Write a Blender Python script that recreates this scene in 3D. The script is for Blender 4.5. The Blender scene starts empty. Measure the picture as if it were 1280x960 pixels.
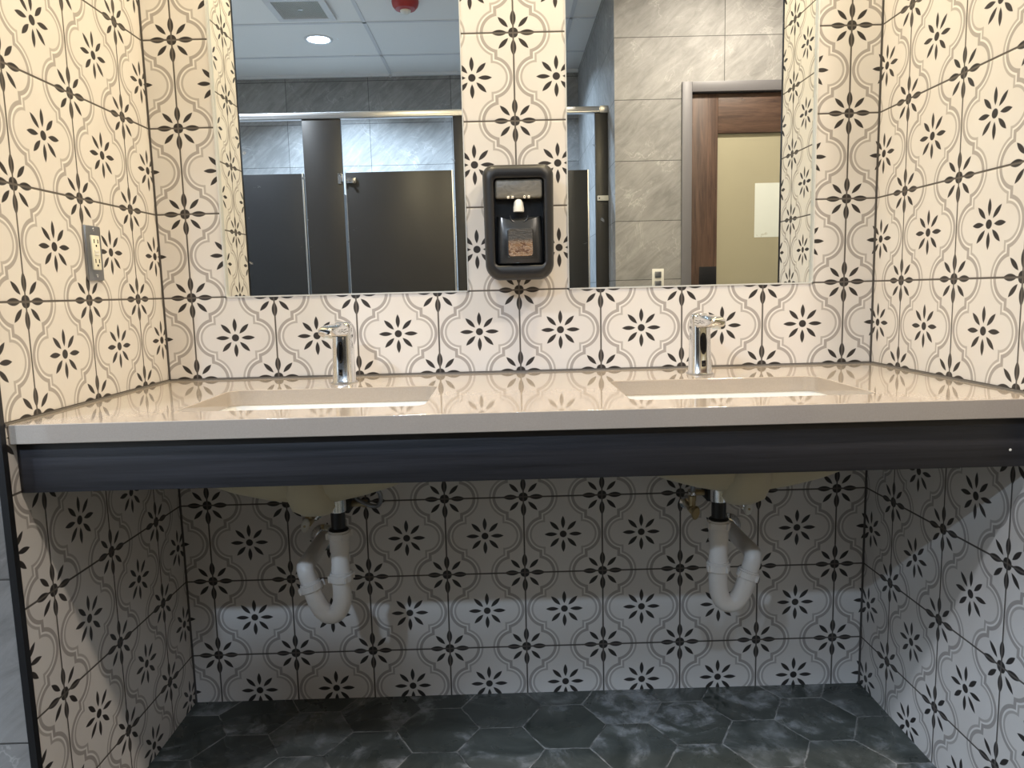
import bpy, bmesh, math, random
from mathutils import Vector, Matrix
random.seed(7)
PI = math.pi
S = bpy.context.scene
C = S.collection

# ------------------------------------------------------------------ camera
T = 0.2032
cam_d = bpy.data.cameras.new('camera'); cam = bpy.data.objects.new('camera', cam_d); C.objects.link(cam)
cam_d.sensor_width = 36.0; cam_d.lens = 925.17 / 1280 * 36; cam_d.clip_start = 0.02
cam.matrix_world = Matrix(((0.99962614, 0.02581328, -0.0090144, -0.04195),
                           (-0.0121644, 0.12460184, -0.99213225, -1.85784),
                           (-0.02448697, 0.99187099, 0.12486926, 1.06524),
                           (0, 0, 0, 1)))
S.camera = cam

# ------------------------------------------------------------------ world, exposure
S.view_settings.view_transform = 'Standard'; S.view_settings.look = 'None'
S.view_settings.gamma = 1.0; S.view_settings.use_curve_mapping = False
S.view_settings.exposure = 0.0
w = bpy.data.worlds.new('world'); S.world = w; w.use_nodes = True
w.node_tree.nodes['Background'].inputs[0].default_value = (0.75, 0.85, 1.0, 1)
w.node_tree.nodes['Background'].inputs[1].default_value = 0.02

# room dimensions (metres, floor at z 0, back wall at y 0)
XL, XR = -0.886, 0.886
CH = 2.65                    # ceiling height
YE = -0.622                  # front end of the alcove side walls
YF = -0.634                  # face of the grey return walls
ZC = 0.861                   # counter top
RXL, RXR = -2.35, 1.95       # room side walls
YD = -2.0                    # door wall
YS = -3.75                   # wall behind the stalls
XS = 0.545                    # side wall of the stall recess
YP = -2.25                   # stall fronts

WARM = (1.0, 0.84, 0.53); NEUT = (1.0, 0.92, 0.84); COOL = (0.60, 0.78, 1.0)
# ceiling downlights: x, y, colour, power, size of the beam, label
DOWN = [
    (-1.15, -2.985, COOL, 100, 140, 'round recessed downlight glowing cool white beside the square ceiling vent'),
    (-0.12, -3.05, COOL, 34, 140, 'round recessed downlight over the middle toilet stall'),
    (-1.62, -1.72, (0.80, 0.88, 1.0), 38, 175, 'round recessed downlight over the open floor left of the vanity'),
    (1.05, -1.42, (1.0, 0.88, 0.74), 28, 170, 'round recessed downlight in front of the timber door'),
    (-0.45, -0.42, WARM, 13.5, 165, 'round recessed downlight above the left basin'),
    (0.45, -0.42, WARM, 15, 165, 'round recessed downlight above the right basin'),
]

# ------------------------------------------------------------------ node maths helper
class E:
    def __init__(s, nt, v): s.nt = nt; s.v = v
    def _m(s, op, *a, clamp=False):
        n = s.nt.nodes.new('ShaderNodeMath'); n.operation = op; n.use_clamp = clamp
        for i, q in enumerate((s,) + a):
            q = q.v if isinstance(q, E) else q
            if isinstance(q, (int, float)): n.inputs[i].default_value = q
            else: s.nt.links.new(q, n.inputs[i])
        return E(s.nt, n.outputs[0])
    def __add__(s, o): return s._m('ADD', o)
    __radd__ = __add__
    def __sub__(s, o): return s._m('SUBTRACT', o)
    def __rsub__(s, o): return s._m('MULTIPLY', -1.0)._m('ADD', o)
    def __mul__(s, o): return s._m('MULTIPLY', o)
    __rmul__ = __mul__
    def __truediv__(s, o): return s._m('DIVIDE', o)
    def abs(s): return s._m('ABSOLUTE')
    def fract(s): return s._m('FRACT')
    def floor(s): return s._m('FLOOR')
    def sqrt(s): return s._m('SQRT')
    def sin(s): return s._m('SINE')
    def cos(s): return s._m('COSINE')
    def min(s, o): return s._m('MINIMUM', o)
    def max(s, o): return s._m('MAXIMUM', o)
    def lt(s, o): return s._m('LESS_THAN', o)
    def atan2(s, o): return s._m('ARCTAN2', o)
    def ping(s, o): return s._m('PINGPONG', o)
    def step_below(s, edge, soft):          # 1 where s < edge, soft edge
        return ((edge - s) / soft)._m('ADD', 0.5, clamp=True)
    def clamp(s): return s._m('ADD', 0.0, clamp=True)

def new_mat(name):
    m = bpy.data.materials.new(name); m.use_nodes = True
    nt = m.node_tree; b = nt.nodes['Principled BSDF']
    return m, nt, b
def mixc(nt, fac, a, b):
    n = nt.nodes.new('ShaderNodeMix'); n.data_type = 'RGBA'
    for s, q in ((0, fac), (6, a), (7, b)):
        q = q.v if isinstance(q, E) else q
        if isinstance(q, tuple): n.inputs[s].default_value = (q + (1,))[:4]
        elif isinstance(q, (int, float)): n.inputs[s].default_value = q
        else: nt.links.new(q, n.inputs[s])
    return n.outputs[2]
def noise(nt, vec, scale, detail=4, rough=0.55, out=0, dist=0.0):
    n = nt.nodes.new('ShaderNodeTexNoise'); n.inputs['Scale'].default_value = scale
    n.inputs['Detail'].default_value = detail; n.inputs['Roughness'].default_value = rough
    n.inputs['Distortion'].default_value = dist
    if vec is not None: nt.links.new(vec, n.inputs['Vector'])
    return E(nt, n.outputs[out])
def position(nt):
    g = nt.nodes.new('ShaderNodeNewGeometry'); s = nt.nodes.new('ShaderNodeSeparateXYZ')
    nt.links.new(g.outputs['Position'], s.inputs[0])
    return g.outputs['Position'], E(nt, s.outputs[0]), E(nt, s.outputs[1]), E(nt, s.outputs[2])
def mapping(nt, vec, scale, rot=(0, 0, 0)):
    n = nt.nodes.new('ShaderNodeMapping'); nt.links.new(vec, n.inputs[0])
    n.inputs['Scale'].default_value = scale; n.inputs['Rotation'].default_value = rot
    return n.outputs[0]
def objco(nt):
    return nt.nodes.new('ShaderNodeTexCoord').outputs['Object']
def bump(nt, b, h, strength, dist=0.001):
    n = nt.nodes.new('ShaderNodeBump'); n.inputs['Strength'].default_value = strength
    n.inputs['Distance'].default_value = dist
    nt.links.new(h.v if isinstance(h, E) else h, n.inputs['Height']); nt.links.new(n.outputs[0], b.inputs['Normal'])

def simple(name, col, rough=0.5, metal=0.0, spec=0.5, var=0.06, scale=30, emit=None, trans=0.0, coat=0.0):
    m, nt, b = new_mat(name)
    n = noise(nt, objco(nt), scale, 3)
    lo = tuple(c * (1 - var) for c in col); hi = tuple(min(1, c * (1 + var)) for c in col)
    nt.links.new(mixc(nt, n, lo, hi), b.inputs['Base Color'])
    b.inputs['Roughness'].default_value = rough; b.inputs['Metallic'].default_value = metal
    b.inputs['Specular IOR Level'].default_value = spec
    b.inputs['Transmission Weight'].default_value = trans
    b.inputs['Coat Weight'].default_value = coat
    if emit:
        b.inputs['Emission Color'].default_value = emit[0] + (1,); b.inputs['Emission Strength'].default_value = emit[1]
    return m

# ---- patterned encaustic tile
def tile_mat(name, axis, off_hi, off_lo, sign):
    m, nt, b = new_mat(name)
    pos, X, Y, Z = position(nt)
    low = Z.lt(0.84)
    h = X if axis == 'x' else Y * -1.0
    h = h * sign
    a = (h - (low * (off_lo - off_hi) + off_hi)) / T
    c = (Z - (low * (0.5371 - 0.8640) + 0.8640)) / T
    fa, fc = a.fract(), c.fract()
    u = (fa - 0.5).abs(); v = (fc - 0.5).abs()              # 0 at tile centre, .5 at joint
    U = (0.5 - u); V = (0.5 - v)                            # 0 at joint
    def flower(p, q, dot):
        r = (p * p + q * q).sqrt()
        t = q.atan2(p).ping(PI / 8)
        ax = r * t.cos(); la = r * t.sin()
        k = (ax - 0.156) / 0.083
        d = la - (1.0 - k * k) * 0.0255
        return d.min(r - dot)
    fcen = flower(u, v, 0.044)
    fcor = flower((U - 0.0085).max(0.0), (V - 0.0085).max(0.0), 0.048)
    petal = fcen.min(fcor).step_below(0.0, 0.006)
    dA = ((u - 0.24) * (u - 0.24) + v * v).sqrt() - 0.1975
    dB = u - 0.2635
    dC = 0.2365 - ((U - 0.165) * (U - 0.165) + V * V).sqrt()
    f = dC.max(dA.min(dB))
    thick = (f - 0.0270).abs().step_below(0.0185, 0.005)
    thin = (f + 0.0225).abs().step_below(0.0125, 0.006)
    white = f.abs().step_below(0.010, 0.005)
    wob = noise(nt, pos, 90, 2) * 0.0015
    joint = (U.min(V) + wob).step_below(0.0105, 0.003)
    # colours
    n1 = noise(nt, pos, 7, 3); n2 = noise(nt, pos, 140, 2)
    wn = nt.nodes.new('ShaderNodeTexWhiteNoise'); wn.noise_dimensions = '2D'
    cb = nt.nodes.new('ShaderNodeCombineXYZ')
    nt.links.new(a.floor().v, cb.inputs[0]); nt.links.new(c.floor().v, cb.inputs[1]); nt.links.new(cb.outputs[0], wn.inputs['Vector'])
    base = mixc(nt, (n1 - 0.35) * 2.2, (0.70, 0.650, 0.61), (0.73, 0.70, 0.67))
    base = mixc(nt, E(nt, wn.outputs[0]) * 0.3, base, (0.70, 0.67, 0.65))
    base = mixc(nt, n2 * 0.10, base, (0.60, 0.56, 0.53))
    col = mixc(nt, white * 0.45, base, (0.85, 0.82, 0.79))
    col = mixc(nt, thick * 0.9, col, (0.35, 0.315, 0.295))
    col = mixc(nt, thin * 0.8, col, (0.39, 0.355, 0.33))
    col = mixc(nt, petal, col, (0.036, 0.031, 0.029))
    col = mixc(nt, joint, col, (0.115, 0.10, 0.09))
    # the caulk line where walls meet
    if axis == 'x':
        cor = (X.abs() - XR).abs().step_below(0.0042, 0.001)
    else:
        cor = (Y.abs()).step_below(0.0035, 0.001)
    col = mixc(nt, cor, col, (0.10, 0.09, 0.085))
    nt.links.new(col, b.inputs['Base Color'])
    nt.links.new((0.36 + joint * 0.4 + n2 * 0.1).v, b.inputs['Roughness'])
    b.inputs['Specular IOR Level'].default_value = 0.35
    edge = U.min(V)
    hh = (edge / 0.028).min(1.0) * 0.7 - joint * 0.8 + n1 * 0.25 + n2 * 0.05
    bump(nt, b, hh, 0.55, 0.0012)
    return m
M_back = tile_mat('patterned_tile_back', 'x', -0.81461, -0.81609, 1.0)
M_left = tile_mat('patterned_tile_left', 'y', 0.1243, 0.1311, 1.0)
M_right = tile_mat('patterned_tile_right', 'y', 0.1282, 0.1341, 1.0)

# ---- grey stone tile, 600 x 300, stacked
def stone_mat(name, axis, ox, oz, tw=0.60, th=0.30, tint=1.0):
    m, nt, b = new_mat(name)
    pos, X, Y, Z = position(nt)
    h = X if axis == 'x' else Y
    fa = ((h - ox) / tw); fc = ((Z - oz) / th)
    ea = 0.5 - (fa.fract() - 0.5).abs(); ec = 0.5 - (fc.fract() - 0.5).abs()
    joint = (ea * tw).min(ec * th).step_below(0.0016, 0.0006)
    rot = (0, 0.7, 0) if axis == 'x' else (0.7, 0, 0)
    sc = (3.2, 3.2, 15.0)
    strk = noise(nt, mapping(nt, mapping(nt, pos, (1, 1, 1), rot), sc), 1.9, 8, 0.72, dist=0.8)
    cl = noise(nt, pos, 5, 5, 0.6); fine = noise(nt, pos, 120, 3)
    wn = nt.nodes.new('ShaderNodeTexWhiteNoise'); wn.noise_dimensions = '2D'
    cb = nt.nodes.new('ShaderNodeCombineXYZ')
    nt.links.new(fa.floor().v, cb.inputs[0]); nt.links.new(fc.floor().v, cb.inputs[1]); nt.links.new(cb.outputs[0], wn.inputs['Vector'])
    k = (strk - 0.3) * 1.2 + (cl - 0.5) * 0.8 + (E(nt, wn.outputs[0]) - 0.5) * 0.25
    lo = tuple(c * tint for c in (0.20, 0.195, 0.19)); hi = tuple(c * tint for c in (0.46, 0.45, 0.44))
    col = mixc(nt, k.clamp(), lo, hi)
    # thin pale veins
    ve = (noise(nt, mapping(nt, pos, (1, 1, 1), (0.3, 0.5, 0.2)), 3.1, 5, 0.6, dist=1.2) - 0.5).abs().step_below(0.006, 0.012)
    col = mixc(nt, ve * (cl - 0.45) * 2.0, col, (0.62, 0.60, 0.58))
    col = mixc(nt, joint, col, (0.07, 0.068, 0.066))
    nt.links.new(col, b.inputs['Base Color'])
    b.inputs['Roughness'].default_value = 0.58; b.inputs['Specular IOR Level'].default_value = 0.3
    bump(nt, b, strk * 0.6 + fine * 0.25 - joint * 0.9, 0.5, 0.002)
    return m
M_stall_wall = stone_mat('grey_stone_tile_stall', 'x', -0.385, 2.305)
M_side_wall = stone_mat('grey_stone_tile_side', 'y', -2.0, 2.305)
M_door_wall = stone_mat('grey_stone_tile_door', 'x', 1.10, 2.305, tint=1.1)
M_return = stone_mat('grey_stone_tile_return', 'x', -1.30, 0.2965, tint=0.85)

# ---- hexagon floor
def floor_mat():
    m, nt, b = new_mat('dark_hexagon_floor_tile')
    pos, X, Y, Z = position(nt)
    s = 0.1037
    x = (X - 0.0815) / s; y = (Y + 0.156) / (s * 1.018)
    r3 = math.sqrt(3)
    # flat-top hexagons: two interleaved rectangular lattices of 3 x sqrt3
    def cell(ox, oy):
        ax = ((x - ox) / 3.0 + 0.5).fract() - 0.5; ay = ((y - oy) / r3 + 0.5).fract() - 0.5
        ax = (ax * 3.0).abs(); ay = (ay * r3).abs()
        return r3 / 2 - ay.max(ay * 0.5 + ax * (r3 / 2))     # distance to the edge, positive inside
    e = cell(0, 0).max(cell(1.5, r3 / 2))
    inA = cell(0, 0)._m('GREATER_THAN', 0.0)
    joint = (e * s).step_below(0.0021, 0.0008)
    # one value per hexagon
    wn = nt.nodes.new('ShaderNodeTexWhiteNoise'); wn.noise_dimensions = '3D'
    cb = nt.nodes.new('ShaderNodeCombineXYZ')
    ia = ((x / 3.0) + 0.5).floor() * inA + (((x - 1.5) / 3.0) + 0.5).floor() * (1.0 - inA)
    ib = ((y / r3) + 0.5).floor() * inA + (((y - r3 / 2) / r3) + 0.5).floor() * (1.0 - inA)
    nt.links.new(ia.v, cb.inputs[0]); nt.links.new(ib.v, cb.inputs[1]); nt.links.new(inA.v, cb.inputs[2])
    nt.links.new(cb.outputs[0], wn.inputs['Vector'])
    per = E(nt, wn.outputs[0])
    off = nt.nodes.new('ShaderNodeVectorMath'); off.operation = 'MULTIPLY_ADD'; nt.links.new(wn.outputs[1], off.inputs[0]); off.inputs[1].default_value = (3, 3, 3); nt.links.new(pos, off.inputs[2])
    tp = off.outputs[0]
    cl = noise(nt, tp, 5.5, 6, 0.62, dist=1.0); c2 = noise(nt, tp, 19, 5, 0.62, dist=0.5); fine = noise(nt, pos, 160, 2)
    wet = noise(nt, pos, 6.5, 4, 0.55, dist=1.0)
    col = mixc(nt, ((cl - 0.35) * 2.0).clamp(), (0.034, 0.039, 0.034), (0.15, 0.157, 0.145))
    col = mixc(nt, per * 0.45, col, (0.046, 0.052, 0.042))
    scuff = ((c2 - 0.44) * 5.0).clamp() * ((cl - 0.50) * 12.0).clamp() * (0.35 + per * 0.65)
    col = mixc(nt, scuff * 0.85, col, (0.42, 0.42, 0.43))
    gr = mixc(nt, ((c2 - 0.40) * 4.0).clamp(), (0.045, 0.045, 0.042), (0.34, 0.33, 0.31))
    col = mixc(nt, joint, col, gr)
    nt.links.new(col, b.inputs['Base Color'])
    wetm = ((wet - 0.50) * 14.0).clamp()
    nt.links.new((0.46 - wetm * 0.40 + fine * 0.08).v, b.inputs['Roughness'])
    b.inputs['Specular IOR Level'].default_value = 0.5
    bump(nt, b, cl * 0.5 + c2 * 0.2 + (e * s / 0.004).min(1.0) * 0.4 + wetm * 0.25, 0.35, 0.002)
    return m
M_floor = floor_mat()

def ceiling_mat():
    m, nt, b = new_mat('white_lay_in_ceiling_panel')
    pos, X, Y, Z = position(nt)
    n = noise(nt, pos, 180, 3)
    nt.links.new(mixc(nt, n, (0.83, 0.825, 0.81), (0.92, 0.915, 0.90)), b.inputs['Base Color'])
    b.inputs['Roughness'].default_value = 0.85; bump(nt, b, n, 0.3, 0.001)
    return m
M_ceil = ceiling_mat()

def quartz():
    m, nt, b = new_mat('beige_polished_quartz')
    pos, X, Y, Z = position(nt)
    n = noise(nt, pos, 320, 2); k = noise(nt, pos, 6, 4)
    c = mixc(nt, n, (0.33, 0.272, 0.225), (0.41, 0.347, 0.29))
    c = mixc(nt, k * 0.3, c, (0.39, 0.35, 0.315))
    nt.links.new(c, b.inputs['Base Color'])
    b.inputs['Roughness'].default_value = 0.045; b.inputs['Specular IOR Level'].default_value = 0.75
    return m
M_quartz = quartz()

def wood(name, c0, c1, sc, rough=0.45, rot=(0, 0, 0), bstr=0.15):
    m, nt, b = new_mat(name)
    v = mapping(nt, objco(nt), sc, rot)
    n = noise(nt, v, 1.0, 8, 0.62, dist=0.7); f = noise(nt, v, 6.0, 4)
    nt.links.new(mixc(nt, ((n - 0.3) * 1.8 + (f - 0.5) * 0.5).clamp(), c0, c1), b.inputs['Base Color'])
    b.inputs['Roughness'].default_value = rough
    bump(nt, b, n + f * 0.4, bstr, 0.0006)
    return m
M_apron = wood('dark_stained_laminate', (0.008, 0.008, 0.010), (0.038, 0.037, 0.044), (1.6, 8, 60), 0.45)
M_stile = wood('brown_oak_upright', (0.030, 0.014, 0.009), (0.16, 0.092, 0.062), (60, 60, 3.0), 0.5, bstr=0.4)
M_rail = wood('brown_oak_crossways', (0.030, 0.014, 0.009), (0.16, 0.092, 0.062), (4.0, 50, 45), 0.5, bstr=0.4)

M_ceramic = simple('white_vitreous_china', (0.82, 0.80, 0.76), 0.12, coat=0.3, var=0.02)
M_biscuit = simple('unglazed_cream_china', (0.50, 0.44, 0.31), 0.5, var=0.05)
M_chrome = simple('polished_chrome', (0.80, 0.80, 0.80), 0.11, 1.0, var=0.01)
M_steel = simple('brushed_steel', (0.55, 0.55, 0.56), 0.30, 1.0, var=0.08)
M_plate = simple('dull_steel_plate', (0.34, 0.35, 0.37), 0.34, 1.0, var=0.1)
M_brass = simple('worn_brass', (0.50, 0.40, 0.24), 0.35, 1.0, var=0.15)
M_pvc = simple('white_plastic_pipe', (0.72, 0.68, 0.65), 0.38, var=0.04)
M_pvcblack = simple('black_plastic_pipe', (0.010, 0.010, 0.012), 0.30, var=0.2)
M_blackpl = simple('charcoal_abs_plastic', (0.012, 0.0115, 0.0125), 0.42, var=0.08)
M_blackin = simple('black_inner_plastic', (0.007, 0.007, 0.008), 0.35, var=0.1)
M_cover = simple('glossy_dark_cover', (0.020, 0.021, 0.023), 0.30, var=0.05, coat=0.2)
M_lens = simple('black_sensor_glass', (0.004, 0.004, 0.005), 0.06, var=0.0)
M_whitepl = simple('white_plastic', (0.78, 0.76, 0.70), 0.35, var=0.03)
M_cream = simple('ivory_plastic', (0.80, 0.76, 0.62), 0.35, var=0.03)
M_trimblack = simple('black_anodised_trim', (0.009, 0.009, 0.011), 0.35, var=0.1)
M_alu = simple('satin_aluminium', (0.72, 0.72, 0.73), 0.28, 1.0, var=0.05)
M_edge = simple('bright_mirror_channel', (0.72, 0.72, 0.70), 0.35, 0.35, var=0.03)
M_dark = simple('dark_phenolic_panel', (0.030, 0.028, 0.027), 0.36, var=0.08, scale=60)
M_slate = simple('slate_phenolic_panel', (0.022, 0.024, 0.028), 0.36, var=0.08, scale=60)
M_frame = simple('grey_painted_steel', (0.15, 0.145, 0.155), 0.45, var=0.03)
M_glassbeige = simple('frosted_beige_glass', (0.40, 0.37, 0.265), 0.28, var=0.04, scale=4)
M_paper = simple('white_paper', (0.72, 0.76, 0.72), 0.7, var=0.02)
M_red = simple('red_alarm_plastic', (0.36, 0.03, 0.03), 0.35, var=0.05)
M_cwhite = simple('white_painted_metal', (0.68, 0.69, 0.71), 0.45, var=0.03)
M_grille = simple('grey_perforated_metal', (0.50, 0.50, 0.47), 0.5, var=0.05)
M_room = simple('pale_painted_wall', (0.55, 0.52, 0.47), 0.6, var=0.03)
M_caulk = simple('grey_caulk', (0.16, 0.145, 0.13), 0.6, var=0.2, scale=200)
M_hose = simple('braided_steel_hose', (0.35, 0.35, 0.36), 0.4, 0.9, var=0.3, scale=400)

def mirror_mat():
    m, nt, b = new_mat('silvered_mirror_glass')
    pos, X, Y, Z = position(nt)
    n = noise(nt, pos, 2.5, 4)
    nt.links.new(mixc(nt, n, (0.86, 0.885, 0.865), (0.90, 0.92, 0.90)), b.inputs['Base Color'])
    b.inputs['Metallic'].default_value = 1.0; b.inputs['Roughness'].default_value = 0.0
    sp = noise(nt, pos, 55, 2, 0.4)
    nt.links.new((((sp - 0.72) * 5.0).clamp() * 0.25).v, b.inputs['Roughness'])
    return m
M_mirror = mirror_mat()

def soap_mat():
    m, nt, b = new_mat('amber_soap_in_crumpled_bag')
    v = objco(nt)
    n = noise(nt, mapping(nt, v, (40, 40, 90)), 1.3, 6, 0.7, dist=1.5)
    c = mixc(nt, ((n - 0.35) * 2.6).clamp(), (0.08, 0.034, 0.015), (0.30, 0.175, 0.09))
    wr = (n - 0.5).abs().step_below(0.012, 0.02)
    c = mixc(nt, wr * 0.7, c, (0.66, 0.56, 0.44))
    pos, X, Y, Z = position(nt)
    lvl = (Z + (n - 0.5) * 0.03 - 1.094 - 0.086).step_below(0.0, 0.012)
    c = mixc(nt, lvl, (0.055, 0.050, 0.044), c)
    nt.links.new(c, b.inputs['Base Color']); b.inputs['Roughness'].default_value = 0.25
    bump(nt, b, n, 0.8, 0.003)
    return m
M_soap = soap_mat()
def bag_mat():
    m, nt, b = new_mat('clear_soap_chamber')
    n = noise(nt, mapping(nt, objco(nt), (30, 30, 50)), 1.2, 5, 0.6, dist=1.0)
    nt.links.new(mixc(nt, ((n - 0.3) * 2).clamp(), (0.17, 0.155, 0.125), (0.31, 0.285, 0.24)), b.inputs['Base Color'])
    b.inputs['Roughness'].default_value = 0.25; bump(nt, b, n, 0.5, 0.002)
    return m
M_bag = bag_mat()

# ------------------------------------------------------------------ geometry helpers
def link(name, me, mat, parent=None):
    o = bpy.data.objects.new(name, me); C.objects.link(o)
    for m in (mat if isinstance(mat, (list, tuple)) else [mat]): me.materials.append(m)
    if parent: o.parent = parent
    return o
def fin(name, bm, mat, parent=None, smooth=True, angle=35):
    bmesh.ops.remove_doubles(bm, verts=bm.verts, dist=1e-6)
    bmesh.ops.recalc_face_normals(bm, faces=bm.faces)
    me = bpy.data.meshes.new(name); bm.to_mesh(me); bm.free()
    if smooth:
        for p in me.polygons: p.use_smooth = True
        me.set_sharp_from_angle(angle=math.radians(angle))
    return link(name, me, mat, parent)
def thing(name, label, cat, loc=(0, 0, 0), rotz=0, group=None):
    o = bpy.data.objects.new(name, None); C.objects.link(o); o.empty_display_size = 0.05
    o.location = loc; o.rotation_euler = (0, 0, rotz); return tag(o, label, cat, group)
def tag(o, label, cat, group=None):
    o['label'] = label; o['category'] = cat
    if group: o['group'] = group
    return o
def struct(o, label=None):
    o['kind'] = 'structure'
    if label: o['label'] = label
    return o
def box(bm, x0, x1, y0, y1, z0, z1, bev=0, seg=2, mat=None):
    r = bmesh.ops.create_cube(bm, size=1)
    vs = r['verts']
    for v in vs:
        v.co = Vector(((x0 + x1) / 2 + v.co.x * (x1 - x0), (y0 + y1) / 2 + v.co.y * (y1 - y0), (z0 + z1) / 2 + v.co.z * (z1 - z0)))
    es = list({e for v in vs for e in v.link_edges})
    if bev: bmesh.ops.bevel(bm, geom=es, offset=bev, segments=seg, profile=0.5, affect='EDGES', clamp_overlap=True)
    return bm
def bx(name, x0, x1, y0, y1, z0, z1, mat, parent=None, bev=0, seg=2):
    return fin(name, box(bmesh.new(), x0, x1, y0, y1, z0, z1, bev, seg), mat, parent)
def rring(cx, cy, w, h, r, n=6):
    """points of a rounded rectangle, counter clockwise"""
    pts = []
    r = min(r, w / 2 - 1e-5, h / 2 - 1e-5)
    for k, (sx, sy) in enumerate(((1, 1), (-1, 1), (-1, -1), (1, -1))):
        for i in range(n + 1):
            a = PI / 2 * k + PI / 2 * i / n
            pts.append((cx + sx * (w / 2 - r) + r * math.cos(a), cy + sy * (h / 2 - r) + r * math.sin(a)))
    return pts
def loft(bm, rings, cap0=True, cap1=True):
    """rings: lists of 3D points of equal length"""
    R = [[bm.verts.new(p) for p in ring] for ring in rings]
    n = len(R[0])
    for a, b in zip(R, R[1:]):
        for i in range(n):
            try: bm.faces.new((a[i], a[(i + 1) % n], b[(i + 1) % n], b[i]))
            except ValueError: pass
    if cap0: bm.faces.new(R[0][::-1])
    if cap1: bm.faces.new(R[-1])
    return bm
def lathe(bm, prof, origin=(0, 0, 0), axis=(0, 0, 1), n=24, cap=True):
    """prof: (radius, height) pairs"""
    q = Vector((0, 0, 1)).rotation_difference(Vector(axis).normalized())
    o = Vector(origin); rings = []
    for r, h in prof:
        rings.append([o + q @ Vector((max(r, 1e-4) * math.cos(2 * PI * i / n), max(r, 1e-4) * math.sin(2 * PI * i / n), h)) for i in range(n)])
    return loft(bm, rings, cap, cap)
def smooth_path(pts, k=6):
    P = [Vector(p) for p in pts]; out = []
    for i in range(len(P) - 1):
        p0 = P[max(i - 1, 0)]; p1 = P[i]; p2 = P[i + 1]; p3 = P[min(i + 2, len(P) - 1)]
        for j in range(k):
            t = j / k
            out.append(0.5 * ((2 * p1) + (p2 - p0) * t + (2 * p0 - 5 * p1 + 4 * p2 - p3) * t * t + (-p0 + 3 * p1 - 3 * p2 + p3) * t ** 3))
    out.append(P[-1]); return out
def tube(bm, pts, r, n=16, k=6, smooth=True):
    P = smooth_path(pts, k) if smooth else [Vector(p) for p in pts]
    rs = r if isinstance(r, (list, tuple)) else None
    tan = [(P[min(i + 1, len(P) - 1)] - P[max(i - 1, 0)]).normalized() for i in range(len(P))]
    ref = Vector((0, 1, 0)) if abs(tan[0].y) < 0.9 else Vector((1, 0, 0))
    nrm = (ref - tan[0] * ref.dot(tan[0])).normalized(); rings = []
    for i, p in enumerate(P):
        if i: nrm = (nrm - tan[i] * nrm.dot(tan[i])).normalized()
        b = tan[i].cross(nrm)
        rr = rs[min(int(i / max(len(P) - 1, 1) * (len(rs) - 1) + 0.5), len(rs) - 1)] if rs else r
        rings.append([p + nrm * rr * math.cos(2 * PI * a / n) + b * rr * math.sin(2 * PI * a / n) for a in range(n)])
    return loft(bm, rings)
def plate_with_holes(name, x0, x1, y0, y1, holes, zmid, half, mat, parent=None):
    cu = bpy.data.curves.new(name, 'CURVE'); cu.dimensions = '2D'; cu.fill_mode = 'BOTH'; cu.extrude = half
    for pts in [[(x0, y0), (x1, y0), (x1, y1), (x0, y1)]] + holes:
        sp = cu.splines.new('POLY'); sp.points.add(len(pts) - 1); sp.use_cyclic_u = True
        for q, p in zip(sp.points, pts): q.co = (p[0], p[1], 0, 1)
    tmp = bpy.data.objects.new('tmp', cu); C.objects.link(tmp)
    me = bpy.data.meshes.new_from_object(tmp.evaluated_get(bpy.context.evaluated_depsgraph_get()))
    bpy.data.objects.remove(tmp); bpy.data.curves.remove(cu)
    bm = bmesh.new(); bm.from_mesh(me); bpy.data.meshes.remove(me)
    for v in bm.verts: v.co.z += zmid
    return bm
def copy_tree(o, parent=None):
    c = o.copy(); C.objects.link(c)
    if parent: c.parent = parent
    for ch in list(o.children): copy_tree(ch, c)
    return c

# ------------------------------------------------------------------ room shell
MIR = [(-0.730, -0.127), (0.121, 0.733)]; MZ0, MZ1 = 1.065, 2.02
bm = bmesh.new()
W0 = 0.09
box(bm, XL - .1, XR + .1, 0, W0, -0.1, MZ0)
box(bm, XL - .1, XR + .1, 0, W0, MZ1, CH + .02)
box(bm, XL - .1, MIR[0][0], 0, W0, MZ0, MZ1)
box(bm, MIR[0][1], MIR[1][0], 0, W0, MZ0, MZ1)
box(bm, MIR[1][1], XR + .1, 0, W0, MZ0, MZ1)
box(bm, XL - .1, XR + .1, 0.03, W0, MZ0 - .01, MZ1 + .01)
me = bpy.data.meshes.new('wall_back'); bmesh.ops.recalc_face_normals(bm, faces=bm.faces); bm.to_mesh(me); bm.free()
struct(link('wall_back', me, M_back), 'back wall of the vanity alcove in patterned flower tiles')
struct(bx('wall_left', XL - 0.1, XL, YE, 0.0, -0.1, CH + .02, M_left), 'left alcove wall in patterned flower tiles')
struct(bx('wall_right', XR, XR + 0.1, YE, 0.0, -0.1, CH + .02, M_right), 'right alcove wall in patterned flower tiles')
struct(bx('trim_1', XL - 0.011, XL + 0.0012, YF - .001, YE, 0, CH, M_trimblack), 'black edge trim of the left alcove wall')
struct(bx('trim_2', XR - 0.0012, XR + 0.011, YF - .001, YE, 0, CH, M_trimblack), 'black edge trim of the right alcove wall')
struct(bx('wall_front_left', RXL, XL - 0.011, YF, YF + .11, -0.1, CH + .02, M_return))
struct(bx('wall_front_right', XR + 0.011, RXR, YF, YF + .11, -0.1, CH + .02, M_return))
struct(bx('wall_room_left', RXL - .1, RXL, YS, YF + .11, -0.1, CH + .02, M_room))
struct(bx('wall_room_right', RXR, RXR + .1, YD - .1, YF + .11, -0.1, CH + .02, M_room))
struct(bx('wall_stalls', RXL - .1, XS + .1, YS - .1, YS, -0.1, CH + .02, M_stall_wall), 'grey stone tile wall behind the toilet stalls')
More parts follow.
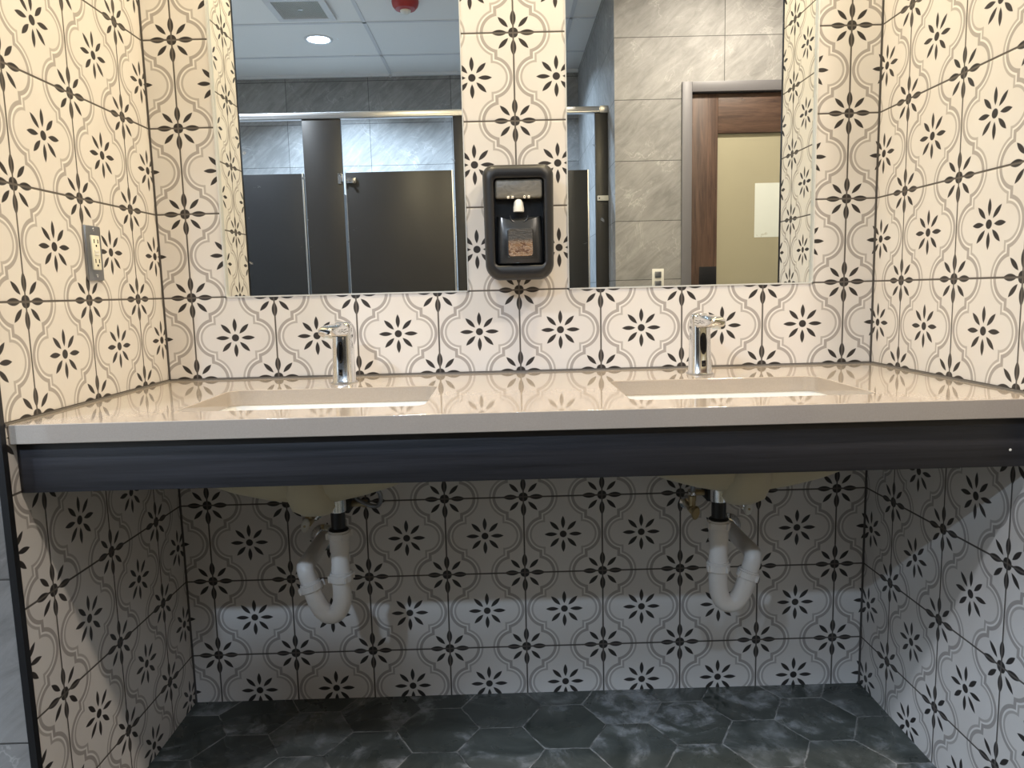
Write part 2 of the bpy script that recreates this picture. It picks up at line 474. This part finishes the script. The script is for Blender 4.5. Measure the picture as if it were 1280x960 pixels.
# door wall with an opening
DX0, DX1, DZ = 0.935, 1.845, 2.035
bm = bmesh.new()
box(bm, XS, DX0 - .05, YD - .1, YD, -0.1, CH + .02); box(bm, DX1 + .05, RXR + .1, YD - .1, YD, -0.1, CH + .02)
box(bm, DX0 - .05, DX1 + .05, YD - .1, YD, DZ + .05, CH + .02)
struct(fin('wall_door', bm, M_door_wall, smooth=False), 'grey stone tile wall holding the timber door')
struct(bx('wall_stall_side', XS, XS + .1, YS, YD - .1, -0.1, CH + .02, M_side_wall))
struct(bx('floor', RXL - .1, RXR + .1, YS - .1, 0.09, -0.12, 0.0, M_floor), 'dark hexagon tile floor with wet patches')
struct(bx('ceiling', RXL - .1, RXR + .1, YS - .1, 0.09, CH, CH + .1, M_ceil))
k = 1
for y in (-2.62 + .61 * i for i in range(-1, 5)):
    pass
tn = 3
def tbar(x0, x1, y0, y1):
    global tn
    struct(bx('trim_%d' % tn, x0, x1, y0, y1, CH - .004, CH + .002, M_cwhite)); tn += 1
for y in (-3.324, -2.709, -2.10, -1.49, -0.88, -0.27): tbar(RXL, RXR, y - .011, y + .011)
for x in (-2.03, -0.815, 0.40, 1.62): tbar(x - .011, x + .011, YS, 0)
# wall angle under the ceiling over the stalls
struct(bx('trim_%d' % tn, RXL, XS, YS, YS + .02, CH - .02, CH, M_cwhite)); tn += 1
# caulk line round the counter
bm = bmesh.new()
box(bm, XL, XR, -.003, 0, ZC - .002, ZC + .003); box(bm, XL, XL + .003, YE, 0, ZC - .002, ZC + .003); box(bm, XR - .003, XR, YE, 0, ZC - .002, ZC + .003)
struct(fin('trim_%d' % tn, bm, M_caulk, smooth=False), 'grey caulk line along the counter'); tn += 1

# ------------------------------------------------------------------ counter and apron
HOLES = [(-0.421, -0.372), (0.418, -0.372)]
HW, HD = 0.458, 0.292
CT = 0.034
bm = plate_with_holes('vanity_countertop', XL + .0005, XR - .0005, -0.616, -0.0005, [rring(x, y, HW, HD, 0.028, 6) for x, y in HOLES], ZC - CT / 2, CT / 2, None)
ct = fin('vanity_countertop', bm, M_quartz, smooth=True, angle=30)
bv = ct.modifiers.new('bevel', 'BEVEL'); bv.width = 0.0015; bv.segments = 2; bv.limit_method = 'ANGLE'; bv.angle_limit = math.radians(50)
tag(ct, 'long polished beige stone countertop spanning the tiled alcove with two basin cutouts', 'countertop')
ap = thing('vanity_apron', 'dark stained timber apron board running below the beige countertop', 'apron', (0, -0.589, 0.738))
bx('apron_board', XL + .0005, XR - .0005, -0.009, 0.009, 0, 0.0885, M_apron, ap, 0.001)
bx('support_rail', XL + .0005, XR - .0005, 0.0095, 0.045, 0.062, 0.0885, M_apron, ap)
bm = bmesh.new(); lathe(bm, [(0.0015, 0), (0.0026, 0.0006), (0.0012, 0.0012)], (0.838, -0.009, 0.03), (0, -1, 0), 8)
o = fin('paint_chip', bm, M_whitepl, ap); o['label'] = 'tiny white chip near the right end'

# ------------------------------------------------------------------ basins
def make_basin(i):
    cx, cy = HOLES[i]
    t = thing('undermount_basin', ['white undermount basin set in the left cutout of the counter', 'white undermount basin set in the right cutout of the counter'][i], 'sink', (cx, cy, ZC - CT))
    secs_in = [(0.000, .464, .298, .03), (-.03, .46, .294, .035), (-.09, .42, .262, .05), (-.115, .34, .21, .06), (-.137, .08, .06, .029), (-.142, .044, .044, .0219)]
    secs_out = [(0.000, .50, .335, .035), (-.012, .50, .335, .035), (-.014, .480, .31, .04), (-.07, .46, .295, .05), (-.110, .41, .280, .06), (-.130, .330, .262, .07), (-.148, .230, .225, .07), (-.164, .135, .175, .06), (-.1735, .09, .09, .04), (-.1745, .05, .05, .0249)]
    dy = 0.088
    def ring(z, w, d, r, z0=.163, dz=.0105, n=6):
        f = min(1, max(0, (-z - z0) / dz)); return [(x, y, z) for x, y in rring(0, dy * f, w, d, r, n)]
    bm = bmesh.new(); R = [ring(*s, .09, .047) for s in secs_in]; loft(bm, R[::-1], True, False)
    fin('bowl_interior', bm, M_ceramic, t, angle=60)
    bm = bmesh.new(); R = [ring(*s) for s in secs_out]; loft(bm, R, False, True)
    # annulus joining inside and outside at the rim
    a = [bm.verts.new(p) for p in ring(*secs_in[0], .09, .047)]; b = [bm.verts.new(p) for p in ring(*secs_out[0])]
    for q in range(len(a)): bm.faces.new((a[q], a[(q + 1) % len(a)], b[(q + 1) % len(a)], b[q]))
    o = fin('bowl_underside', bm, M_biscuit, t, angle=60); o['label'] = 'unglazed cream underside'
    # overflow channel bulging under the front of the bowl
    bm = bmesh.new()
    prof = [(-.060, -.150, .040, .030), (-.100, -.132, .070, .050), (-.140, -.108, .086, .062), (-.172, -.082, .082, .062), (-.188, -.062, .058, .046), (-.193, -.056, .028, .022)]
    loft(bm, [[(x, y, z) for x, y in rring(0, yy, w, d, min(w, d) * .48, 6)] for z, yy, w, d in prof])
    fin('overflow_channel', bm, M_biscuit, t, angle=70)
    bm = bmesh.new(); lathe(bm, [(.026, -.141), (.026, -.1385), (.022, -.1375), (.016, -.1395), (.004, -.1392)], (0, dy, 0), n=24)
    fin('drain_strainer', bm, M_chrome, t)
    return t
for i in (0, 1): make_basin(i)

# ------------------------------------------------------------------ faucets
def make_faucet():
    t = thing('sensor_faucet', '', 'faucet', (0, 0, ZC))
    bm = bmesh.new()
    secs = [(0.0, .052, .052, 0), (.004, .0525, .0525, 0), (.006, .050, .050, 0), (.06, .047, .046, .002), (.11, .045, .043, .004), (.128, .044, .043, .005), (.137, .040, .039, .006), (.141, .030, .029, .007)]
    loft(bm, [[(x, y, z) for x, y in rring(0, yy, w, d, min(w, d) * .36, 6)] for z, w, d, yy in secs])
    fin('body', bm, M_chrome, t, angle=50)
    # spout: flat rounded bar reaching over the basin (towards -y)
    bm = bmesh.new(); rings = []
    for y, zc, w, h in ((.010, .122, .036, .032), (-.02, .124, .040, .032), (-.06, .125, .040, .028), (-.095, .125, .037, .024), (-.108, .125, .033, .019), (-.113, .125, .025, .011)):
        rings.append([(x, y, z) for x, z in rring(0, zc, w, h, h * .42, 5)])
    loft(bm, rings); sp = fin('spout', bm, M_chrome, t, angle=50)
    bm = bmesh.new(); lathe(bm, [(.0105, 0), (.0105, .007), (.008, .007)], (0, -.094, .1085), n=20)
    fin('aerator', bm, M_whitepl, sp)
    # oval sensor window and small battery light window on the front
    bm = bmesh.new(); rings = []
    for dy, s in ((0, 1.0), (-.0012, .96), (-.0016, .85)):
        rings.append([(.0075 * s * math.cos(a), -.0243 + dy + .0026 * (.025 * s * math.sin(a) + .025) / .05, .073 + .025 * s * math.sin(a)) for a in (2 * PI * q / 28 for q in range(28))])
    loft(bm, rings); o = fin('sensor_window', bm, M_lens, t); o['label'] = 'black oval sensor window'
    o2 = bx('indicator_window', -.0042, .0042, -.0272, -.0235, .020, .034, M_lens, t, .001)
    bm = bmesh.new(); loft(bm, [[(x, y, z) for x, y in rring(0, 0, w, w, w * .36, 6)] for z, w in ((0, .058), (.002, .058), (.003, .055))])
    fin('base_gasket', bm, M_steel, t)
    return t
fc = make_faucet(); fc.location = (-0.419, -0.128, ZC); fc.rotation_euler.z = math.radians(-7)
fc['label'] = 'chrome sensor faucet behind the left basin with its spout turned left'
f2 = copy_tree(fc); f2.location = (0.416, -0.134, ZC); f2.rotation_euler.z = math.radians(6)
f2['label'] = 'chrome sensor faucet behind the right basin with its spout turned right'

# ------------------------------------------------------------------ drain plumbing
def nut(bm, origin, axis, r=.0225, h=.020):
    lathe(bm, [(r * .92, 0), (r, .002), (r, h * .75), (r * .9, h * .8), (r * .9, h)], origin, axis, 28)
    q = Vector((0, 0, 1)).rotation_difference(Vector(axis).normalized())
    for a in range(4):                       # grip lugs
        an = a * PI / 2 + .5
        c = Vector(origin) + q @ Vector((r * math.cos(an), r * math.sin(an), h * .4))
        rr = bmesh.ops.create_cube(bm, size=1)
        M = Matrix.Translation(c) @ q.to_matrix().to_4x4() @ Matrix.Rotation(an, 4, 'Z') @ Matrix.Diagonal((.009, .004, .014, 1))
        bmesh.ops.transform(bm, matrix=M, verts=rr['verts'])
def make_trap(s, label):
    """s = -1: the bend swings left, +1: right"""
    t = thing('drain_trap', label, 'drain pipe', (0, 0, 0))
    o = fin('drain_collar', lathe(bmesh.new(), [(.030, .0265), (.030, .022), (.0195, .020), (.0185, .018), (.0185, -.028), (.0175, -.030)]), M_chrome, t); o.location = (0, 0, .626); o['label'] = 'chrome collar'
    o = fin('tailpiece', lathe(bmesh.new(), [(.0158, 0), (.0158, .055)]), M_pvcblack, t); o.location = (0, 0, .553); o['label'] = 'black tailpiece'
    o = fin('tailpiece_washer', lathe(bmesh.new(), [(.021, 0), (.022, .002), (.020, .004), (.017, .0055)]), M_pvcblack, t); o.location = (0, 0, .5535)
    bm = bmesh.new(); nut(bm, (0, 0, .536), (0, 0, 1), .0255, .018); fin('slip_nut', bm, M_pvc, t)
    o = fin('extension_tube', lathe(bmesh.new(), [(.0205, .455), (.0205, .470), (.0195, .474), (.0195, .505), (.0215, .506), (.0215, .538)]), M_pvc, t)
    bm = bmesh.new(); nut(bm, (0, 0, .437), (0, 0, 1), .0255, .022); fin('slip_nut', bm, M_pvc, t)
    # J bend
    bx_, bw = s * .072, .056
    pts = [(0, 0, .440), (0, 0, .405), (s * .003, 0, .383), (s * .014, 0, .364), (s * .032, .0, .360), (s * .048, .002, .372), (s * .060, .004, .395), (s * .068, .006, .420)]
    fin('trap_bend', tube(bmesh.new(), pts, .0205, 20, 6), M_pvc, t)
    d = Vector((s * .008, .002, .025)).normalized()
    p0 = Vector((s * .0665, .006, .414))
    bm = bmesh.new(); nut(bm, p0, d, .0250, .020); fin('slip_nut', bm, M_pvc, t)
    p1 = p0 + d * .018
    elbow = [p1, p1 + d * .025, p1 + d * .036 + Vector((0, .008, 0)), Vector((s * .083, .045, .468)), Vector((s * .088, .10, .462)), Vector((s * .104, .276, .445))]
    fin('trap_arm', tube(bmesh.new(), elbow, .0190, 20, 6), M_pvc, t)
    o = fin('wall_escutcheon', lathe(bmesh.new(), [(.036, 0), (.035, .003), (.024, .010), (.020, .011)]), M_chrome, t)
    o.rotation_euler.x = PI / 2; o.location = (s * .104, .2795, .445)
    return t
t1 = make_trap(-1, 'white plastic drain trap hanging below the left basin with its bend to the left'); t1.location = (-0.416, -0.28, 0)
t2 = make_trap(1, 'white plastic drain trap hanging below the right basin with its bend to the right'); t2.location = (0.421, -0.28, 0)

# angle stop valves with braided hoses
def make_valve(label, x, z, knob, mat, group=None):
    t = thing('stop_valve', label, 'valve', (x, 0, z))
    fin('wall_flange', lathe(bmesh.new(), [(.018, -.0005), (.0175, .003), (.012, .008)], (0, 0, 0), (0, -1, 0)), M_chrome, t)
    bm = bmesh.new(); lathe(bm, [(.007, 0), (.007, .05), (.011, .051), (.011, .075), (.007, .076), (.006, .092)], (0, 0, 0), (0, -1, 0), 16)
    lathe(bm, [(.0085, 0), (.0085, .022), (.010, .022), (.010, .034)], (0, -.062, 0), (0, 0, 1), 12)
    fin('valve_body', bm, mat, t)
    bm = bmesh.new(); rings = []
    for h, s in ((0, .8), (.002, 1), (.009, 1), (.012, .8)):
        rings.append([(.0095 * s * math.cos(a), -.090 - h, .017 * s * math.sin(a)) for a in (2 * PI * q / 20 for q in range(20))])
    loft(bm, rings); h = fin('valve_handle', bm, knob, t); h.rotation_euler = (0, math.radians(12), 0)
    fin('handle_screw', lathe(bmesh.new(), [(.003, 0), (.003, .002)], (0, -.1015, 0), (0, -1, 0), 10), M_brass, h)
    return t
make_valve('stop valve with a pale oval handle left of the left drain trap', -0.541, 0.507, M_whitepl, M_brass)
make_valve('brass stop valve with a tarnished handle tucked left of the right drain pipe', 0.418, 0.512, M_brass, M_brass)
make_valve('stop valve with a small pale handle right of the right drain pipe', 0.548, 0.520, M_whitepl, M_chrome)
def hose(label, pts, r=.0055, mat=None):
    t = thing('supply_hose', label, 'hose', pts[0])
    o = Vector(pts[0])
    fin('braided_hose', tube(bmesh.new(), [Vector(p) - o for p in pts], r, 12, 8), mat or M_hose, t)
    a, b = Vector(pts[0]), Vector(pts[1]); c, d = Vector(pts[-1]), Vector(pts[-2])
    fin('hose_nut', lathe(bmesh.new(), [(.008, -.004), (.009, -.002), (.009, .012), (.007, .014)], (0, 0, 0), (b - a), 6), M_chrome, t)
    fin('hose_nut', lathe(bmesh.new(), [(.008, -.004), (.009, -.002), (.009, .012), (.007, .014)], c - o, (d - c), 6), M_chrome, t)
hose('braided supply hose rising from the valve on the left of the left trap', [(-0.540, -.062, .536), (-0.535, -.075, .58), (-0.48, -.10, .60), (-0.44, -.12, .66), (-0.425, -.118, .76), (-0.425, -.118, .815)])
hose('braided supply hose looping behind the left drain pipe', [(-0.402, -.112, .815), (-0.398, -.10, .72), (-0.385, -.08, .62), (-0.36, -.06, .57), (-0.375, -.04, .535), (-0.42, -.035, .55), (-0.45, -.03, .58)])
hose('braided supply hose rising from the brass valve left of the right drain pipe', [(0.418, -.062, .548), (0.412, -.08, .60), (0.372, -.10, .65), (0.385, -.118, .74), (0.406, -.122, .815)])
hose('braided supply hose rising from the pale handled valve right of the right drain pipe', [(0.548, -.062, .556), (0.545, -.075, .59), (0.49, -.10, .61), (0.45, -.12, .68), (0.428, -.122, .815)])
# mixing valve boxes on the wall behind the drains
def mixer(label, x, z):
    t = thing('mixing_valve', label, 'valve', (x, 0, z))
    bx('valve_block', -.022, .022, -.062, -.0005, -.016, .016, M_blackpl, t, .004)
    fin('inlet', lathe(bmesh.new(), [(.008, 0), (.008, .03), (.010, .03), (.010, .04)], (-.020, -.03, 0), (-1, 0, 0), 12), M_brass, t)
    fin('inlet', lathe(bmesh.new(), [(.008, 0), (.008, .03), (.010, .03), (.010, .04)], (.020, -.03, 0), (1, 0, 0), 12), M_brass, t)
    fin('adjusting_cap', lathe(bmesh.new(), [(.012, 0), (.012, .008), (.008, .012)], (0, -.062, 0), (0, -1, 0), 16), M_chrome, t)
mixer('black mixing valve on the wall behind the left drain pipe', -0.46, 0.54)
mixer('black mixing valve on the wall behind the right drain pipe', 0.478, 0.545)

# ------------------------------------------------------------------ mirrors
for i, (a, b) in enumerate(MIR):
    t = thing('wall_mirror', ['tall frameless mirror on the tiled wall above the left basin', 'tall frameless mirror on the tiled wall above the right basin'][i], 'mirror', ((a + b) / 2, 0.008, MZ0))
    hw = (b - a) / 2
    bx('mirror_glass', -hw + .0005, hw - .0005, 0.0, .006, 0.0005, MZ1 - MZ0 - .0005, M_mirror, t)
    bm = bmesh.new(); e = .0028; H = MZ1 - MZ0
    box(bm, -hw, hw, -.010, .006, 0, e * 1.3); box(bm, -hw, -hw + e, -.010, .006, 0, H); box(bm, hw - e, hw, -.010, .006, 0, H); box(bm, -hw, hw, -.010, .006, H - e, H)
    fin('edge_channel', bm, M_edge, t, smooth=False)

# ------------------------------------------------------------------ soap dispenser
t = thing('soap_dispenser', 'charcoal plastic automatic soap dispenser on the tiles between the two mirrors', 'soap dispenser', (0.0, 0, 1.094))
DW, DH, DD = .167, .262, .098
OX0, OX1, OZ0, OZ1 = -.058, .060, .030, .232     # front opening
bm = bmesh.new()
def shell_ring(y, g, n=8):
    """outline of the shell: slightly narrower at the foot, domed head and foot, rounder foot corners"""
    pts = []
    w, h = DW / 2 - g, DH / 2 - g
    for k, (sx, sz, r) in enumerate(((1, 1, .022), (-1, 1, .022), (-1, -1, .034), (1, -1, .034))):
        for i in range(n + 1):
            a = PI / 2 * k + PI / 2 * i / n
            x = sx * (w - r) + r * math.cos(a); z = sz * (h - r) + r * math.sin(a)
            z += sz * .0055 * (1 - (x / w) ** 2) * (1 if abs(z) > h * .6 else 0)
            x *= 1 - .030 * (0.5 - z / DH)
            pts.append((x, y, z + DH / 2))
    return pts
def open_ring(y, g=0, n=8):
    pts = []
    cx, cz = (OX0 + OX1) / 2, (OZ0 + OZ1) / 2; w, h = (OX1 - OX0) / 2 - g, (OZ1 - OZ0) / 2 - g; r = .010
    for k, (sx, sz) in enumerate(((1, 1), (-1, 1), (-1, -1), (1, -1))):
        for i in range(n + 1):
            a = PI / 2 * k + PI / 2 * i / n
            pts.append((cx + sx * (w - r) + r * math.cos(a), y, cz + sz * (h - r) + r * math.sin(a)))
    return pts
loft(bm, [shell_ring(0, 0.004), shell_ring(-.03, 0.001), shell_ring(-.07, 0.0), shell_ring(-.086, .0025), shell_ring(-.095, .008), shell_ring(-.098, .016), open_ring(-.0975, -.003), open_ring(-.095, 0), open_ring(-.060, .002)], True, False)
fin('housing', bm, M_blackpl, t, angle=40)
bx('back_plate', OX0 - .004, OX1 + .004, -.060, -.012, OZ0 - .003, OZ1 + .003, M_blackin, t)
bm = bmesh.new()     # smoked upper chamber with folded plastic
box(bm, OX0 + .003, OX1 - .003, -.088, -.058, .186, .230, .006, 3); fin('soap_chamber', bm, M_bag, t)
bm = bmesh.new(); lathe(bm, [(.0125, 0), (.0125, .010), (.0105, .022), (.007, .028), (.003, .029)], (0, -.080, .155), n=20)
o = fin('nozzle', bm, M_whitepl, t); o['label'] = 'cream nozzle'
for dx in (-.024, -.014, .014, .024):
    fin('chamber_clip', lathe(bmesh.new(), [(.0035, 0), (.0035, .003), (.001, .005)], (dx, -.088, .188), (0, -1, 0), 10), M_chrome, t)
fin('nozzle_ring', tube(bmesh.new(), [(.021 * math.cos(a), -.088, .146 + .018 * math.sin(a)) for a in (PI + PI * q / 10 for q in range(11))], .0014, 8, 2), M_cover, t)
# bulging lower cover
bm = bmesh.new(); rings = []
for q in range(9):
    z = .036 + (.140 - .036) * q / 8; u = q / 8
    d = .087 + .013 * math.sin(PI * min(1, u * .9 + .08))
    wv = .0565 - .004 * u
    ring = []
    for p in range(17):
        a = PI * p / 16; xx = -math.cos(a) * wv
        ring.append((xx + .001, -(.062 + (d - .062) * math.sin(a) ** .45), z + (0.006 * math.cos(a * 2) * u)))
    ring += [(wv, -.055, z), (-wv, -.055, z)]
    rings.append(ring)
loft(bm, rings); cov = fin('lower_cover', bm, M_cover, t, angle=50)
bm = bmesh.new(); rr = rring(0.002, .083, .062, .070, .009, 6)
loft(bm, [[(x * 1.0, -.092, z) for x, z in rr], [(x, -.1003, z) for x, z in rring(0.002, .083, .062, .070, .009, 6)], [(x, -.1013, z) for x, z in rring(0.002, .083, .058, .066, .008, 6)]])
wf = fin('window_rim', bm, M_cover, cov)
bm = bmesh.new(); loft(bm, [[(x, -.1010, z) for x, z in rring(0.002, .083, .057, .064, .007, 6)], [(x, -.1022, z) for x, z in rring(0.002, .083, .056, .063, .007, 6)]])
o = fin('soap_pouch', bm, M_soap, cov); o['label'] = 'amber soap seen through the clear window'

# ------------------------------------------------------------------ power outlet on the left wall
t = thing('power_outlet', 'steel wall plate with a cream double socket on the left tiled wall', 'outlet', (XL, -0.302, 1.107))
bm = bmesh.new(); box(bm, 0, .007, -.029, .029, 0, .112, .003, 2); fin('wall_plate', bm, M_plate, t)
bm = bmesh.new(); box(bm, .006, .0105, -.0155, .0155, .022, .092, .002, 2); soc = fin('socket_block', bm, M_cream, t)
for z in (.036, .076):
    bm = bmesh.new(); box(bm, .0100, .0109, -.008, -.0055, z, z + .008); box(bm, .0100, .0109, .0055, .008, z, z + .008)
    lathe(bm, [(.0024, .0), (.0024, .0009)], (.0100, 0, z - .005), (1, 0, 0), 10)
    fin('socket_slots', bm, M_lens, soc, smooth=False)
bm = bmesh.new(); box(bm, .0104, .0118, -.008, .008, .052, .056); box(bm, .0104, .0118, -.008, .008, .058, .062); fin('test_buttons', bm, M_whitepl, soc, smooth=False)
for z in (.010, .104):
    fin('plate_screw', lathe(bmesh.new(), [(.0035, 0), (.0035, .001), (.002, .0018)], (.007, 0, z), (1, 0, 0), 12), M_chrome, t)
# outlet seen in the right mirror, on the door wall
t = thing('power_outlet', 'white double socket low on the grey wall beside the timber door', 'outlet', (0.764, YD, 1.05))
bm = bmesh.new(); box(bm, -.031, .031, -.001, .006, 0, .110, .003, 2); fin('wall_plate', bm, M_whitepl, t)
bm = bmesh.new(); box(bm, -.017, .017, .005, .011, .018, .050, .004, 2); box(bm, -.017, .017, .005, .011, .064, .096, .004, 2); fin('socket_block', bm, M_plate, t)

# ------------------------------------------------------------------ door
d = bpy.data.objects.new('door_1', None); C.objects.link(d); d.location = (DX0, YD, 0); struct(d, 'brown timber door with a tall frosted pane and grey steel frame')
DWd = DX1 - DX0
bm = bmesh.new()
box(bm, -.05, 0, -.1, .014, 0, DZ + .05, .002); box(bm, DWd, DWd + .05, -.1, .014, 0, DZ + .05, .002); box(bm, 0, DWd, -.1, .014, DZ, DZ + .05, .002)
fin('door_frame', bm, M_frame, d)
st = .138; y0, y1 = -.052, -.012
bx('door_stile', .004, st, y0, y1, .01, DZ - .004, M_stile, d, .002)
bx('door_stile', DWd - st, DWd - .004, y0, y1, .01, DZ - .004, M_stile, d, .002)
bx('top_rail', st, DWd - st, y0, y1, DZ - .200, DZ - .004, M_rail, d, .002)
bx('bottom_rail', st, DWd - st, y0, y1, .01, .29, M_rail, d, .002)
bx('frosted_pane', st, DWd - st, -.037, -.027, .29, DZ - .200, M_glassbeige, d)
lp = bx('lock_plate', .046, .136, -.012, -.008, 1.04, 1.165, M_trimblack, d, .001)
fin('door_handle', tube(bmesh.new(), [(.085, -.008, 1.0), (.085, .045, 1.0), (.10, .055, 1.0), (.19, .055, 1.0)], .009, 12, 5), M_steel, d)
tag(bx('paper_notice', 1.272, 1.49, YD - .027, YD - .0262, 1.31, 1.585, M_paper), 'white sheet of paper taped to the frosted door pane', 'notice')

# ------------------------------------------------------------------ toilet stalls
PT = .025
def panel(name, label, cat, x0, x1, z0, z1, mat, y=YP, group=None):
    t = thing(name, label, cat, ((x0 + x1) / 2, y, 0), 0, group); w = (x1 - x0) / 2
    bx('panel', -w, w, -PT / 2, PT / 2, z0, z1, mat, t, .002)
    return t
HZ = 2.000
def pilaster(label, x0, x1):
    t = panel('stall_pilaster', label, 'pilaster', x0, x1, 0.0, HZ, M_dark)
    w = (x1 - x0) / 2
    bx('floor_shoe', -w - .003, w + .003, -PT / 2 - .004, PT / 2 + .004, 0, .075, M_steel, t, .001)
    return t
pilaster('dark stall pilaster seen in the left mirror between the slate door and the wide door', -1.0948, -0.8893)
pilaster('dark stall pilaster at the right edge of the left mirror', -0.287, -.150)
pilaster('narrow dark stall pilaster beside the grey side wall in the right mirror', 0.4753, .5435)
DT = 1.720
def stall_door(label, x0, x1, mat, latch=-1, top=DT):
    t = panel('stall_door', label, 'stall door', x0, x1, .25, top, mat)
    w = (x1 - x0) / 2; s = latch
    l = bx('latch', s * (w - .030) - .024, s * (w - .030) + .024, PT / 2, PT / 2 + .012, top - .058, top - .030, M_chrome, t, .002)
    fin('latch_knob', lathe(bmesh.new(), [(.006, 0), (.006, .012), (.008, .013), (.008, .017)], (s * (w - .018), PT / 2 + .012, top - .044), (0, 1, 0), 12), M_steel, l)
    bx('hinge', -s * (w - .004) - .004, -s * (w - .004) + .004, PT / 2, PT / 2 + .006, .30, top, M_alu, t, .001)
    bx('edge_strip', s * w - .002, s * w + .002, -PT / 2, PT / 2 + .001, .25, top, M_alu, t)
    return t
stall_door('slate grey stall door seen beside the tile strip in the left mirror', -1.67, -1.1009, M_slate, -1)
stall_door('wide dark stall door with a chrome latch in the centre of the left mirror', -0.8741, -0.2951, M_dark, -1)
stall_door('dark stall door seen at the left edge of the right mirror', -.142, 0.4399, M_slate, -1, 1.705)
pilaster('dark stall pilaster against the far left of the stalls', -1.84, -1.68)
# keepers
t = thing('door_keeper', 'small chrome keeper on the pilaster beside the wide stall door', 'latch keeper', (-0.9035, YP + PT / 2, 1.680))
bx('keeper_plate', -.012, .008, 0, .006, -.020, .036, M_chrome, t, .002)
bx('keeper_stop', .004, .016, .006, .020, -.010, .030, M_chrome, t, .002)
t = thing('door_keeper', 'white bracket on the narrow pilaster in the right mirror', 'latch keeper', (0.5097, YP + PT / 2, 1.552))
bx('keeper_plate', -.026, .034, 0, .012, -.014, .014, M_whitepl, t, .003)
fin('bracket_screw', lathe(bmesh.new(), [(.004, 0), (.004, .002)], (-.016, .012, 0), (0, 1, 0), 10), M_blackpl, t)
# head rail
hr = thing('stall_headrail', 'bright aluminium headrail running along the top of the stalls', 'rail', (0, YP, HZ))
bm = bmesh.new(); box(bm, RXL, XS, -.019, .019, .0005, .034, .003, 2); box(bm, RXL, XS, -.022, .022, .004, .009, .001, 1)
fin('rail', bm, M_alu, hr)
bx('rail_bracket', XS - .045, XS, -.024, .024, -.002, .036, M_steel, hr, .002)
# dividers between the stalls
for (x, lb) in ((-.98, 'dark divider panel behind the left stall pilaster'), (-.217, 'dark divider panel behind the middle stall pilaster')):
    t = thing('stall_divider', lb, 'divider', (x, 0, 0), 0, None)
    bx('panel', -.012, .012, YS + .02, YP - PT / 2 - .0005, .25, 1.66, M_dark, t, .002)
    bx('wall_bracket', -.02, .02, YS, YS + .03, .3, 1.6, M_alu, t, .001)

# ------------------------------------------------------------------ ceiling fittings
def downlight(x, y, col, power, spread, label):
    t = thing('ceiling_downlight', label, 'ceiling light', (x, y, CH))
    fin('trim_ring', lathe(bmesh.new(), [(.070, 0), (.088, 0), (.086, -.005), (.076, -.007), (.068, -.003)], n=32, cap=False), M_cwhite, t)
    m = bpy.data.materials.get('lamp_%s' % str(col)) or simple('lamp_%s' % str(col), (0.8, 0.8, 0.8), 0.5, emit=(col, 22.0))
    fin('lamp_lens', lathe(bmesh.new(), [(.070, -.0005), (.069, -.003), (.001, -.0035)], n=32), m, t)
    ld = bpy.data.lights.new('lamp', 'AREA'); ld.shape = 'DISK'; ld.size = .13; ld.energy = power; ld.color = col; ld.spread = math.radians(spread)
    lo = bpy.data.objects.new('lamp', ld); C.objects.link(lo); lo.parent = t; lo.location = (0, 0, -.009)
for a in DOWN: downlight(*a)
# exhaust vent
t = thing('ceiling_vent', 'square white framed exhaust vent in the ceiling seen in the left mirror', 'vent', (-1.125, -2.47, CH))
bm = bmesh.new(); f = .165; g = .128
for a in ((-f, f, g, f), (-f, f, -f, -g), (-f, -g, -g, g), (g, f, -g, g)): box(bm, a[0], a[1], a[2], a[3], -.016, -.004, .002, 1)
fin('vent_frame', bm, M_cwhite, t)
bm = bmesh.new(); box(bm, -g, g, -g, g, -.006, -.004)
for q in range(26): box(bm, -g + .004 + q * .0098, -g + .009 + q * .0098, -g, g, -.011, -.006)
fin('vent_grille', bm, M_grille, t, smooth=False)
bm = bmesh.new(); box(bm, -.014, .014, -.006, .006, -.0125, -.0105, .001); fin('vent_badge', bm, M_chrome, t)
# red fire alarm
t = thing('fire_alarm', 'round red ceiling fire alarm with a pale strobe, seen in the left mirror', 'alarm', (-0.535, -2.40, CH))
fin('alarm_body', lathe(bmesh.new(), [(.074, 0), (.074, -.012), (.069, -.03), (.055, -.046), (.030, -.052)], n=36), M_red, t)
bm = bmesh.new(); lathe(bm, [(.030, -.050), (.028, -.060), (.018, -.068), (.004, -.070)], n=24); o = fin('strobe_lens', bm, M_whitepl, t); o['label'] = 'pale strobe lens'

# groups for repeated things
GROUPS = {'undermount_basin': 'basins in the counter', 'sensor_faucet': 'sensor faucets', 'drain_trap': 'drain traps under the basins',
          'stop_valve': 'stop valves under the basins', 'supply_hose': 'supply hoses under the basins', 'mixing_valve': 'mixing valves under the basins',
          'wall_mirror': 'mirrors above the basins', 'stall_door': 'toilet stall doors', 'stall_pilaster': 'toilet stall pilasters',
          'stall_divider': 'toilet stall dividers', 'ceiling_downlight': 'ceiling downlights', 'door_keeper': 'stall door keepers', 'power_outlet': 'power outlets'}
for o in list(C.objects):
    if o.parent is None and 'label' in o.keys() and o.name.split('.')[0] in GROUPS:
        o['group'] = GROUPS[o.name.split('.')[0]]
